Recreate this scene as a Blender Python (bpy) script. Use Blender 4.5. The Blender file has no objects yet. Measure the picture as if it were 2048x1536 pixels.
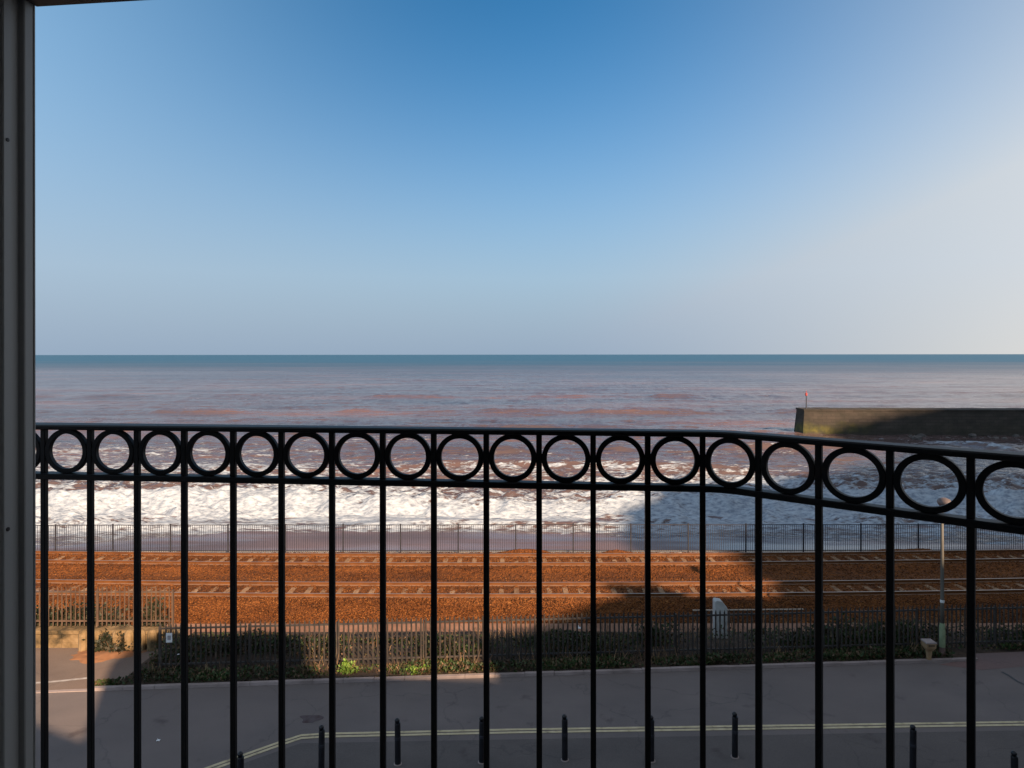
import bpy, bmesh, math, random
import numpy as np
from mathutils import Vector, Matrix

random.seed(7)
rng = np.random.default_rng(11)
scene = bpy.context.scene
col = scene.collection

# ------------------------------------------------------------------ camera, sky, sun, exposure
F = 1365.0            # focal length measured in pixels of a 2048 px wide picture
H = 9.9               # eye height above the road
cam_d = bpy.data.cameras.new('camera')
cam = bpy.data.objects.new('camera', cam_d)
col.objects.link(cam)
cam_d.sensor_width = 36.0
cam_d.lens = F / 2048 * 36.0
cam_d.shift_y = -59.0 / 2048
cam_d.clip_start = 0.05
cam_d.clip_end = 100000
cam.location = (0, 0, H)
cam.rotation_euler = (math.radians(90), math.radians(0.05), 0)
scene.camera = cam

SUN_EL = 25.0
SD = (-0.48, 0.877)   # the way the sunlight travels over the ground
world = bpy.data.worlds.new("World")
scene.world = world
world.use_nodes = True
wn = world.node_tree.nodes
wl = world.node_tree.links
sky = wn.new('ShaderNodeTexSky')
sky.sky_type = 'NISHITA'
sky.sun_disc = False
sky.sun_elevation = math.radians(SUN_EL)
sky.sun_rotation = -math.atan2(-SD[0], -SD[1])
sky.altitude = 0
sky.air_density = 1.0
sky.dust_density = 1.2
sky.ozone_density = 3.0
SKY = 0.061
EXPO = 1.1
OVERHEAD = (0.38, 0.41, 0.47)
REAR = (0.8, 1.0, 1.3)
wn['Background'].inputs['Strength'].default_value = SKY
def sky_c(r, g, b):
    return tuple(v / (SKY * 2 ** EXPO) for v in (r, g, b))
# sea haze: the low sky pales towards a soft lavender grey, most on the sunward (right) side,
# and an added, unseen bright fill overhead and behind lifts the shaded ground
wc = wn.new('ShaderNodeTexCoord')
ws = wn.new('ShaderNodeSeparateXYZ')
wl.new(wc.outputs['Generated'], ws.inputs[0])
def wmath(op, a, b=0.0, clamp=False):
    o = wn.new('ShaderNodeMath')
    o.operation = op
    o.use_clamp = clamp
    for i, v in ((0, a), (1, b)):
        if isinstance(v, (int, float)):
            o.inputs[i].default_value = v
        else:
            wl.new(v, o.inputs[i])
    return o.outputs[0]
def wmix(fac, a, b, mode='MIX'):
    o = wn.new('ShaderNodeMix')
    o.data_type = 'RGBA'
    o.blend_type = mode
    for idx, v in ((0, fac), (6, a), (7, b)):
        if isinstance(v, (int, float)):
            o.inputs[idx].default_value = v
        elif isinstance(v, tuple):
            o.inputs[idx].default_value = v + (1,)
        else:
            wl.new(v, o.inputs[idx])
    return o.outputs[2]
wz = wmath('MAXIMUM', ws.outputs['Z'], 0.0)
wx = ws.outputs['X']
hz = wmath('EXPONENT', wmath('MULTIPLY', wmath('MULTIPLY', wz, wz), -1.0 / 0.26 ** 2))      # thick near the horizon
lowband = wmath('MULTIPLY', wz, 9.0, True)
side = wmath('POWER', wmath('MULTIPLY', wx, 1.6, True), 2.0)
left = wmath('POWER', wmath('MULTIPLY', wx, -1.5, True), 2.0)
haze_c = wmix(wmath('MULTIPLY', side, 1.1, True), wmix(lowband, sky_c(0.32, 0.415, 0.54), sky_c(0.43, 0.525, 0.635)), wmix(lowband, sky_c(0.67, 0.675, 0.67), sky_c(0.63, 0.68, 0.735)))
tinted = wmix(1.0, sky.outputs['Color'], (0.20, 0.76, 0.98), 'MULTIPLY')
tinted = wmix(wmath('MULTIPLY', left, 0.62), tinted, sky_c(0.44, 0.74, 1.05))
veil = wmath('ADD', wmath('MULTIPLY', hz, 0.97), wmath('MULTIPLY', side, 0.60), True)
front = wmix(veil, tinted, haze_c)
def wrange(v, a, b):
    o = wn.new('ShaderNodeMapRange')
    o.interpolation_type = 'SMOOTHSTEP'
    wl.new(v, o.inputs['Value'])
    o.inputs['From Min'].default_value = a
    o.inputs['From Max'].default_value = b
    return o.outputs['Result']
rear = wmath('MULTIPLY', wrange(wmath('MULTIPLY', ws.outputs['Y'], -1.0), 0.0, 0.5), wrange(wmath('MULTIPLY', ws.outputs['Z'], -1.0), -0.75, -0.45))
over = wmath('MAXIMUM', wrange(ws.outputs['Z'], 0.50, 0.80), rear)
sky_fill = wmix(rear, sky_c(*OVERHEAD), sky_c(*REAR))
wl.new(wmix(wmath('MULTIPLY', over, 0.9), front, sky_fill), wn['Background'].inputs['Color'])

sun_d = bpy.data.lights.new('sun', 'SUN')
sun_d.energy = 5.0
sun_d.angle = math.radians(0.8)
sun_d.color = (1.0, 0.73, 0.49)
sun = bpy.data.objects.new('sun', sun_d)
col.objects.link(sun)
ce = math.cos(math.radians(SUN_EL))
sun.rotation_euler = Vector((SD[0] * ce, SD[1] * ce, -math.sin(math.radians(SUN_EL)))).to_track_quat('-Z', 'Y').to_euler()
sun.location = (20, -40, 40)

scene.view_settings.view_transform = 'Standard'
scene.view_settings.look = 'None'
scene.view_settings.exposure = EXPO
scene.view_settings.gamma = 1.0

# ------------------------------------------------------------------ helpers
def P(x, y, z=0.0):
    """photo pixel -> point on the level z"""
    Y = (H - z) * F / (y - 709.0)
    return Vector(((x - 1024.0) / F * Y, Y, z))

def link(o):
    col.objects.link(o)
    return o

def mesh_obj(name, bm, mat, parent=None, smooth=False):
    me = bpy.data.meshes.new(name)
    bmesh.ops.recalc_face_normals(bm, faces=bm.faces[:])
    bm.to_mesh(me)
    bm.free()
    if smooth:
        for p in me.polygons:
            p.use_smooth = True
    for m in (mat if isinstance(mat, (list, tuple)) else [mat]):
        me.materials.append(m)
    o = bpy.data.objects.new(name, me)
    link(o)
    if parent is not None:
        o.parent = parent
    return o

def np_obj(name, verts, faces, mat, parent=None, smooth=False):
    """verts (n,3), faces (m,k) equal-sided"""
    verts = np.asarray(verts, dtype=np.float32)
    faces = np.asarray(faces, dtype=np.int32)
    k = faces.shape[1]
    me = bpy.data.meshes.new(name)
    me.vertices.add(len(verts))
    me.vertices.foreach_set('co', verts.ravel())
    me.loops.add(faces.size)
    me.loops.foreach_set('vertex_index', faces.ravel())
    me.polygons.add(len(faces))
    me.polygons.foreach_set('loop_start', np.arange(0, faces.size, k, dtype=np.int32))
    me.polygons.foreach_set('loop_total', np.full(len(faces), k, dtype=np.int32))
    if smooth:
        me.polygons.foreach_set('use_smooth', np.ones(len(faces), dtype=bool))
    me.update(calc_edges=True)
    me.validate()
    me.materials.append(mat)
    o = bpy.data.objects.new(name, me)
    link(o)
    if parent is not None:
        o.parent = parent
    return o

def grid_obj(name, X, Y, Z, mat, smooth=True, attrs=None):
    ny, nx = X.shape
    v = np.stack([X.ravel(), Y.ravel(), Z.ravel()], 1)
    i = np.arange(nx * ny).reshape(ny, nx)
    f = np.stack([i[:-1, :-1], i[:-1, 1:], i[1:, 1:], i[1:, :-1]], -1).reshape(-1, 4)
    o = np_obj(name, v, f, mat, smooth=smooth)
    for an, arr in (attrs or {}).items():
        a = o.data.attributes.new(an, 'FLOAT', 'POINT')
        a.data.foreach_set('value', arr.ravel().astype(np.float32))
    return o

def empty(name, loc=(0, 0, 0), rz=0.0):
    o = bpy.data.objects.new(name, None)
    o.location = loc
    o.rotation_euler = (0, 0, rz)
    o.empty_display_size = 0.3
    return link(o)

def tag(o, label, cat, group=None):
    o['label'] = label
    o['category'] = cat
    if group:
        o['group'] = group
    return o

def struct(o, kind='structure'):
    o['kind'] = kind
    return o

def copy_tree(o, parent=None):
    c = o.copy()
    col.objects.link(c)
    if parent is not None:
        c.parent = parent
    for ch in list(o.children):
        copy_tree(ch, c)
    return c

def box(bm, x0, x1, y0, y1, z0, z1, M=None):
    vs = [bm.verts.new(p) for p in ((x0, y0, z0), (x1, y0, z0), (x1, y1, z0), (x0, y1, z0),
                                    (x0, y0, z1), (x1, y0, z1), (x1, y1, z1), (x0, y1, z1))]
    if M is not None:
        for v in vs:
            v.co = M @ v.co
    for f in ((0, 3, 2, 1), (4, 5, 6, 7), (0, 1, 5, 4), (1, 2, 6, 5), (2, 3, 7, 6), (3, 0, 4, 7)):
        bm.faces.new([vs[i] for i in f])
    return vs

def prism(bm, poly, y0, y1, M=None):
    """polygon in (x, z) pushed along y"""
    a = [bm.verts.new((p[0], y0, p[1])) for p in poly]
    b = [bm.verts.new((p[0], y1, p[1])) for p in poly]
    if M is not None:
        for v in a + b:
            v.co = M @ v.co
    n = len(poly)
    bm.faces.new(a)
    bm.faces.new(b[::-1])
    for i in range(n):
        j = (i + 1) % n
        bm.faces.new((a[i], b[i], b[j], a[j]))

def lathe(bm, prof, n=16, M=None, sx=1.0, sy=1.0):
    """profile of (radius, z), closed at both ends"""
    rings = []
    for r, z in prof:
        ring = [bm.verts.new((sx * r * math.cos(2 * math.pi * i / n), sy * r * math.sin(2 * math.pi * i / n), z)) for i in range(n)]
        if M is not None:
            for v in ring:
                v.co = M @ v.co
        rings.append(ring)
    for a, b in zip(rings, rings[1:]):
        for i in range(n):
            j = (i + 1) % n
            bm.faces.new((a[i], a[j], b[j], b[i]))
    bm.faces.new(rings[0][::-1])
    bm.faces.new(rings[-1])

def bevel(bm, w, seg=1):
    bmesh.ops.bevel(bm, geom=bm.edges[:], offset=w, segments=seg, affect='EDGES', clamp_overlap=True)

def vnoise(x, y, seed=0):
    xi = np.floor(x).astype(np.int64)
    yi = np.floor(y).astype(np.int64)
    xf = x - xi
    yf = y - yi
    def h(a, b):
        n = (a * 374761393 + b * 668265263 + seed * 982451653) & 0x7fffffff
        n = ((n ^ (n >> 13)) * 1274126177) & 0x7fffffff
        n = n ^ (n >> 16)
        return (n & 0xffff) / 65535.0
    u = xf * xf * (3 - 2 * xf)
    v = yf * yf * (3 - 2 * yf)
    return (h(xi, yi) * (1 - u) + h(xi + 1, yi) * u) * (1 - v) + (h(xi, yi + 1) * (1 - u) + h(xi + 1, yi + 1) * u) * v

def fbm(x, y, oct=4, seed=0, gain=0.5):
    s = 0.0
    a = 1.0
    t = 0.0
    for k in range(oct):
        s = s + a * vnoise(x * 2 ** k + 17.3 * k, y * 2 ** k + 9.1 * k, seed + k)
        t += a
        a *= gain
    return s / t

def sstep(a, b, x):
    t = np.clip((x - a) / (b - a), 0, 1)
    return t * t * (3 - 2 * t)

# ------------------------------------------------------------------ materials
class NT:
    def __init__(self, name):
        self.m = bpy.data.materials.new(name)
        self.m.use_nodes = True
        self.t = self.m.node_tree
        self.b = self.t.nodes['Principled BSDF']
    def n(self, typ, **kw):
        o = self.t.nodes.new(typ)
        for k, v in kw.items():
            if k.startswith('i_'):
                o.inputs[k[2:].replace('_', ' ')].default_value = v
            else:
                setattr(o, k, v)
        return o
    def l(self, a, b):
        self.t.links.new(a, b)
    def geo(self, sc=(1, 1, 1)):
        if not hasattr(self, 'g'):
            self.g = self.n('ShaderNodeNewGeometry')
        mp = self.n('ShaderNodeMapping')
        mp.inputs['Scale'].default_value = sc
        self.l(self.g.outputs['Position'], mp.inputs['Vector'])
        return mp.outputs['Vector']
    def noise(self, scale, sc=(1, 1, 1), detail=4, rough=0.55):
        o = self.n('ShaderNodeTexNoise')
        o.inputs['Scale'].default_value = scale
        o.inputs['Detail'].default_value = detail
        o.inputs['Roughness'].default_value = rough
        self.l(self.geo(sc), o.inputs['Vector'])
        return o.outputs['Fac']
    def ramp(self, fac, stops):
        r = self.n('ShaderNodeValToRGB')
        e = r.color_ramp.elements
        while len(e) < len(stops):
            e.new(0.5)
        for el, (p, c) in zip(e, stops):
            el.position = p
            el.color = tuple(c) + (1,) if len(c) == 3 else c
        self.l(fac, r.inputs['Fac'])
        return r.outputs['Color']
    def mix(self, fac, a, b, mode='MIX'):
        o = self.n('ShaderNodeMix', data_type='RGBA', blend_type=mode)
        for idx, v in ((0, fac), (6, a), (7, b)):
            if isinstance(v, (int, float)):
                o.inputs[idx].default_value = v
            elif isinstance(v, (tuple, list)):
                o.inputs[idx].default_value = tuple(v) + (1,) if len(v) == 3 else v
            else:
                self.l(v, o.inputs[idx])
        return o.outputs[2]
    def math(self, op, a, b=0.0, clamp=False):
        o = self.n('ShaderNodeMath', operation=op, use_clamp=clamp)
        for i, v in ((0, a), (1, b)):
            if isinstance(v, (int, float)):
                o.inputs[i].default_value = v
            else:
                self.l(v, o.inputs[i])
        return o.outputs[0]
    def bump(self, h, strength=0.5, dist=0.02, normal=None):
        o = self.n('ShaderNodeBump')
        o.inputs['Strength'].default_value = strength
        o.inputs['Distance'].default_value = dist
        self.l(h, o.inputs['Height'])
        if normal is not None:
            self.l(normal, o.inputs['Normal'])
        self.l(o.outputs['Normal'], self.b.inputs['Normal'])
        return o.outputs['Normal']
    def color(self, c):
        if isinstance(c, (tuple, list)):
            self.b.inputs['Base Color'].default_value = tuple(c) + (1,)
        else:
            self.l(c, self.b.inputs['Base Color'])
        return self
    def rough(self, r, spec=0.5, metal=0.0):
        self.b.inputs['Roughness'].default_value = r
        self.b.inputs['Specular IOR Level'].default_value = spec
        self.b.inputs['Metallic'].default_value = metal
        return self

def speckled(name, stops, scale, sc=(1, 1, 1), rough=0.8, bump=0.3, dist=0.01, bscale=None, spec=0.4, metal=0.0, detail=5):
    t = NT(name)
    t.color(t.ramp(t.noise(scale, sc, detail), stops))
    t.rough(rough, spec, metal)
    if bump:
        t.bump(t.noise(bscale or scale * 4, sc, 3), bump, dist)
    return t.m

M_black = speckled('black_paint', [(0.3, (0.003, 0.003, 0.004)), (0.62, (0.006, 0.006, 0.007)), (0.74, (0.016, 0.012, 0.010))], 14, rough=0.5, bump=0.3, dist=0.001, bscale=140, spec=0.25)
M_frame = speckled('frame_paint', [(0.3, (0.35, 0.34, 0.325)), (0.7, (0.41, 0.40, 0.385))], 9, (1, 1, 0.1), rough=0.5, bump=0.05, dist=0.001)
M_head = speckled('head_dark', [(0.3, (0.05, 0.045, 0.045)), (0.7, (0.07, 0.065, 0.065))], 9, rough=0.6, bump=0)  # one even tone for the head, darker than the jambs
M_cap = speckled('screw_cap', [(0.3, (0.015, 0.013, 0.012)), (0.7, (0.04, 0.03, 0.03))], 60, rough=0.5, bump=0)
M_render = speckled('painted_render', [(0.3, (0.50, 0.48, 0.44)), (0.7, (0.58, 0.56, 0.52))], 3, rough=0.9, bump=0.2)
M_inside = speckled('room_paint', [(0.3, (0.74, 0.73, 0.71)), (0.7, (0.8, 0.79, 0.77))], 2, rough=0.9, bump=0)
M_carpet = speckled('carpet', [(0.3, (0.34, 0.31, 0.28)), (0.7, (0.42, 0.39, 0.35))], 60, rough=1.0, bump=0.3)
M_slate = speckled('slate', [(0.3, (0.06, 0.065, 0.075)), (0.7, (0.11, 0.11, 0.12))], 6, rough=0.7, bump=0.3)
M_glass = speckled('window_glass', [(0.3, (0.02, 0.025, 0.03)), (0.7, (0.03, 0.035, 0.04))], 1, rough=0.08, bump=0, spec=0.8)

def asphalt(name, a, b, tint, stain=(0.05, 0.035, 0.035)):
    t = NT(name)
    c = t.ramp(t.noise(0.45, (1, 1.6, 1), 6, 0.6), [(0.3, a), (0.7, b)])
    c = t.mix(t.ramp(t.noise(0.13, (1, 1, 1), 3), [(0.42, (0, 0, 0)), (0.68, (0.7, 0.7, 0.7))]), c, tint)
    c = t.mix(t.ramp(t.noise(1.1, (1, 1, 1), 4), [(0.62, (0, 0, 0)), (0.74, (0.6, 0.6, 0.6))]), c, stain)
    vo = t.n('ShaderNodeTexVoronoi', feature='DISTANCE_TO_EDGE')
    vo.inputs['Scale'].default_value = 0.23
    wv = t.n('ShaderNodeVectorMath', operation='ADD')
    nz = t.n('ShaderNodeTexNoise')
    nz.inputs['Scale'].default_value = 1.3
    nz.inputs['Detail'].default_value = 5
    t.l(t.geo(), nz.inputs['Vector'])
    t.l(t.geo(), wv.inputs[0])
    t.l(nz.outputs['Color'], wv.inputs[1])
    t.l(wv.outputs[0], vo.inputs['Vector'])
    c = t.mix(t.ramp(vo.outputs['Distance'], [(0.0, (0.32, 0.32, 0.32)), (0.0055, (0.0, 0.0, 0.0))]), c, (0.03, 0.028, 0.03))
    sp = t.ramp(t.noise(70, (1, 1, 1), 2), [(0.3, (0.75, 0.75, 0.75)), (0.7, (1.25, 1.25, 1.25))])
    c = t.mix(1.0, c, sp, 'MULTIPLY')
    t.color(c)
    t.rough(0.88, 0.3)
    t.bump(t.noise(45, (1, 1, 1), 3), 0.5, 0.01)
    return t.m

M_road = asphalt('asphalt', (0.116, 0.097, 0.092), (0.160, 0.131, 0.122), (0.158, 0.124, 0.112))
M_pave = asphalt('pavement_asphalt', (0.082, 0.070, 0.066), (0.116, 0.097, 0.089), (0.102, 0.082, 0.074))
M_drive = asphalt('driveway_asphalt', (0.13, 0.095, 0.078), (0.175, 0.132, 0.108), (0.19, 0.125, 0.092), (0.12, 0.09, 0.08))
M_kerb = speckled('kerb_stone', [(0.3, (0.20, 0.155, 0.14)), (0.7, (0.34, 0.27, 0.25))], 1.2, rough=0.85, bump=0.3)
M_yellow = speckled('yellow_line_paint', [(0.25, (0.20, 0.16, 0.11)), (0.42, (0.46, 0.37, 0.22)), (0.7, (0.56, 0.46, 0.29))], 5, rough=0.8, bump=0.2)
M_white = speckled('white_line_paint', [(0.3, (0.22, 0.18, 0.16)), (0.6, (0.42, 0.38, 0.35))], 4, rough=0.8, bump=0.1)
M_soil = speckled('verge_soil', [(0.3, (0.022, 0.014, 0.009)), (0.6, (0.055, 0.033, 0.02)), (0.8, (0.09, 0.052, 0.034))], 2.5, rough=1.0, bump=0.8, dist=0.03)
M_ground = speckled('ground_earth', [(0.3, (0.12, 0.07, 0.045)), (0.7, (0.2, 0.12, 0.075))], 1.0, rough=1.0, bump=0.5)
M_steel = speckled('galvanised_dark', [(0.3, (0.024, 0.021, 0.020)), (0.6, (0.050, 0.039, 0.032)), (0.8, (0.13, 0.09, 0.062))], 3.0, rough=0.65, bump=0.2, metal=0.0)
M_rusty = speckled('rusty_steel', [(0.3, (0.060, 0.033, 0.020)), (0.6, (0.10, 0.060, 0.038)), (0.8, (0.15, 0.10, 0.068))], 3.0, rough=0.8, bump=0.3)
M_seafence = speckled('dark_fence_paint', [(0.3, (0.012, 0.012, 0.018)), (0.7, (0.03, 0.028, 0.034))], 3.0, rough=0.6, bump=0)
M_stone = speckled('wall_stone', [(0.32, (0.035, 0.026, 0.012)), (0.5, (0.17, 0.108, 0.048)), (0.72, (0.27, 0.18, 0.095))], 2.2, rough=0.95, bump=0.8, dist=0.03)
M_conc = speckled('concrete', [(0.3, (0.30, 0.24, 0.19)), (0.7, (0.46, 0.37, 0.29))], 2.5, rough=0.9, bump=0.3)
def sleeper_mat():
    t = NT('sleeper_concrete')
    tc = t.n('ShaderNodeTexCoord')
    sp = t.n('ShaderNodeSeparateXYZ')
    t.l(tc.outputs['Object'], sp.inputs[0])
    ay = t.math('ABSOLUTE', sp.outputs['Y'])
    pale = t.ramp(t.noise(2.0, (1, 1, 1), 5), [(0.25, (0.13, 0.065, 0.03)), (0.5, (0.23, 0.13, 0.068)), (0.8, (0.33, 0.215, 0.13))])
    rust = t.ramp(t.noise(3.0, (1, 1, 1), 5), [(0.3, (0.11, 0.038, 0.010)), (0.7, (0.19, 0.068, 0.018))])
    k = t.ramp(t.math('ADD', ay, t.math('MULTIPLY', t.noise(4.0), 0.16)), [(0.46, (0, 0, 0)), (0.62, (1, 1, 1))])
    t.color(t.mix(k, pale, rust))
    t.rough(0.9, 0.3)
    t.bump(t.noise(8.0), 0.3, 0.01)
    return t.m
M_sleeper = sleeper_mat()
M_cabinet = speckled('cabinet_white', [(0.3, (0.34, 0.335, 0.315)), (0.7, (0.46, 0.45, 0.43))], 4, rough=0.5, bump=0.05)
M_sign = speckled('sign_white', [(0.3, (0.55, 0.54, 0.52)), (0.7, (0.7, 0.69, 0.67))], 8, rough=0.5, bump=0)
M_signgrey = speckled('sign_print', [(0.3, (0.2, 0.18, 0.18)), (0.7, (0.33, 0.3, 0.3))], 40, rough=0.5, bump=0)
M_pole = speckled('pole_paint', [(0.3, (0.075, 0.068, 0.056)), (0.7, (0.11, 0.10, 0.082))], 3, (1, 1, 0.3), rough=0.6, bump=0.1)
M_polegreen = speckled('pole_base_green', [(0.3, (0.16, 0.20, 0.11)), (0.7, (0.25, 0.29, 0.17))], 5, rough=0.6, bump=0.1)
M_polerust = speckled('pole_foot_rust', [(0.3, (0.09, 0.055, 0.05)), (0.7, (0.17, 0.10, 0.085))], 6, rough=0.8, bump=0.2)
M_lamp = speckled('lamp_head', [(0.3, (0.10, 0.075, 0.068)), (0.7, (0.15, 0.11, 0.10))], 6, rough=0.5, bump=0)
M_lens = speckled('lamp_lens', [(0.3, (0.5, 0.5, 0.5)), (0.7, (0.6, 0.6, 0.6))], 6, rough=0.15, bump=0)
M_tan = speckled('bin_tan', [(0.3, (0.22, 0.13, 0.06)), (0.7, (0.34, 0.22, 0.12))], 5, (1, 1, 0.4), rough=0.8, bump=0.2)
M_tandark = speckled('bin_slot', [(0.3, (0.05, 0.035, 0.02)), (0.7, (0.09, 0.06, 0.04))], 5, rough=0.8, bump=0)
M_bollard = speckled('bollard_paint', [(0.3, (0.004, 0.004, 0.006)), (0.7, (0.010, 0.010, 0.014))], 7, rough=0.45, bump=0.1)
M_band = speckled('bollard_band', [(0.3, (0.012, 0.013, 0.019)), (0.7, (0.024, 0.025, 0.034))], 7, rough=0.4, bump=0)
M_red = speckled('marker_red', [(0.3, (0.30, 0.04, 0.035)), (0.7, (0.40, 0.06, 0.05))], 4, rough=0.6, bump=0)
M_paper = speckled('paper', [(0.3, (0.6, 0.6, 0.6)), (0.7, (0.75, 0.75, 0.75))], 10, rough=0.9, bump=0)
M_sand = speckled('orange_sand', [(0.3, (0.17, 0.075, 0.035)), (0.7, (0.30, 0.135, 0.06))], 1.5, rough=1.0, bump=0.4)

def rail_mat():
    t = NT('rail_steel')
    # polished running surface on top, rust on the sides
    g = t.n('ShaderNodeNewGeometry')
    s = t.n('ShaderNodeSeparateXYZ')
    t.l(g.outputs['Normal'], s.inputs[0])
    top = t.ramp(s.outputs['Z'], [(0.9, (0, 0, 0)), (0.97, (1, 1, 1))])
    side = t.ramp(t.noise(2.0, (1, 1, 1), 4), [(0.3, (0.095, 0.033, 0.009)), (0.7, (0.165, 0.06, 0.016))])
    t.color(t.mix(top, side, (0.46, 0.36, 0.29)))
    t.l(t.math('MULTIPLY', top, 0.75), t.b.inputs['Metallic'])
    t.b.inputs['Roughness'].default_value = 0.42
    return t.m
M_rail = rail_mat()

def ballast_mat(name='ballast', island=False):
    t = NT(name)
    big = t.ramp(t.noise(0.35, (0.5, 1.6, 1), 4, 0.6), [(0.3, (0.085, 0.029, 0.008)), (0.5, (0.138, 0.047, 0.011)), (0.72, (0.185, 0.067, 0.018))])
    if island:
        g = t.n('ShaderNodeNewGeometry')
        r = g.outputs['Random Per Island']
        sp = t.ramp(r, [(0.0, (0.25, 0.24, 0.25)), (0.5, (0.9, 0.85, 0.8)), (0.82, (1.15, 1.12, 1.1)), (0.95, (1.4, 1.45, 1.5)), (1.0, (1.7, 2.0, 2.4))])
    else:
        v = t.n('ShaderNodeTexVoronoi')
        v.inputs['Scale'].default_value = 14
        t.l(t.geo(), v.inputs['Vector'])
        sp = t.ramp(v.outputs['Color'], [(0.1, (0.4, 0.38, 0.36)), (0.5, (0.95, 0.9, 0.9)), (0.9, (1.4, 1.3, 1.2))])
        t.bump(v.outputs['Distance'], 0.9, 0.05)
    t.color(t.mix(1.0, big, sp, 'MULTIPLY'))
    t.rough(0.95, 0.2)
    return t.m
M_ballast = ballast_mat()
M_stones = ballast_mat('ballast_stone', True)

def leaf_mat(name, stops, trans=0.25):
    t = NT(name)
    g = t.n('ShaderNodeNewGeometry')
    c = t.ramp(g.outputs['Random Per Island'], stops)
    big = t.ramp(t.noise(0.9, (1, 1, 1), 3), [(0.3, (0.55, 0.5, 0.5)), (0.7, (1.3, 1.3, 1.2))])
    t.color(t.mix(1.0, c, big, 'MULTIPLY'))
    t.rough(0.6, 0.3)
    return t.m
M_leaf = leaf_mat('weed_leaf', [(0.0, (0.014, 0.032, 0.008)), (0.4, (0.030, 0.055, 0.013)), (0.58, (0.055, 0.062, 0.020)), (0.75, (0.060, 0.036, 0.020)), (0.9, (0.10, 0.055, 0.030)), (1.0, (0.15, 0.10, 0.06))])
M_bright = leaf_mat('bright_leaf', [(0.0, (0.07, 0.14, 0.02)), (0.6, (0.13, 0.22, 0.03)), (1.0, (0.22, 0.26, 0.06))])
M_dry = leaf_mat('dry_stalk', [(0.0, (0.12, 0.07, 0.04)), (1.0, (0.32, 0.2, 0.11))])
M_darkleaf = leaf_mat('dark_leaf', [(0.0, (0.015, 0.022, 0.010)), (0.6, (0.03, 0.036, 0.018)), (1.0, (0.07, 0.05, 0.03))])

def sand_mat():
    t = NT('wet_sand')
    c = t.ramp(t.noise(0.25, (0.35, 1.2, 1), 4), [(0.3, (0.085, 0.060, 0.064)), (0.7, (0.17, 0.105, 0.098))])
    t.color(c)
    t.l(t.ramp(t.noise(0.22, (0.3, 1.5, 1), 4), [(0.4, (0.10, 0.10, 0.10)), (0.6, (0.5, 0.5, 0.5))]), t.b.inputs['Roughness'])
    t.bump(t.noise(1.2, (0.4, 1.5, 1), 3), 0.25, 0.05)
    return t.m
M_wetsand = sand_mat()

def sea_mat():
    t = NT('sea_water')
    at = t.n('ShaderNodeAttribute', attribute_name='foam')
    mud = t.n('ShaderNodeAttribute', attribute_name='mud')
    foam_n = t.noise(0.95, (0.55, 1.3, 1), 6, 0.64)
    foam_f = t.noise(3.6, (0.5, 1.3, 1), 4, 0.6)
    nsum = t.math('ADD', t.math('MULTIPLY', t.math('SUBTRACT', foam_n, 0.5), 3.0), t.math('MULTIPLY', t.math('SUBTRACT', foam_f, 0.5), 1.2))
    ff = t.math('ADD', at.outputs['Fac'], nsum)
    mask = t.ramp(ff, [(0.36, (0, 0, 0)), (0.50, (0.55, 0.55, 0.55)), (0.72, (1, 1, 1))])
    # muddy shallows, bluer water farther out
    mc = t.ramp(t.noise(0.035, (0.35, 1.3, 1), 5, 0.6), [(0.32, (0.070, 0.054, 0.056)), (0.55, (0.110, 0.070, 0.064)), (0.72, (0.185, 0.098, 0.072))])
    base = t.mix(mud.outputs['Fac'], (0.040, 0.112, 0.188), mc)
    fc = t.ramp(foam_f, [(0.36, (0.20, 0.23, 0.28)), (0.5, (0.32, 0.355, 0.40)), (0.66, (0.42, 0.46, 0.505))])
    t.color(t.mix(mask, base, fc))
    r = t.math('ADD', t.math('MULTIPLY', mask, 0.70), t.math('SUBTRACT', 0.55, t.math('MULTIPLY', mud.outputs['Fac'], 0.39)), True)
    t.l(r, t.b.inputs['Roughness'])
    t.b.inputs['IOR'].default_value = 1.33
    # ripples of three sizes, drawn out along the crests
    w1 = t.noise(0.55, (0.35, 1.0, 1), 3)
    w2 = t.noise(0.06, (0.22, 1.0, 1), 4)
    w3 = t.noise(2.4, (0.6, 1.0, 1), 2)
    h = t.math('ADD', t.math('MULTIPLY', w2, 7.0), t.math('ADD', w1, t.math('MULTIPLY', w3, 0.18)))
    h = t.math('ADD', h, t.math('MULTIPLY', t.math('MULTIPLY', mask, foam_f), 0.35))
    t.bump(h, 0.70, 0.50)
    # the far water shows more of its own blue: many steep little faces, less mirror
    t.l(t.math('ADD', t.math('MULTIPLY', mud.outputs['Fac'], 0.32), 0.18), t.b.inputs['Specular IOR Level'])
    return t.m
M_sea = sea_mat()

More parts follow.
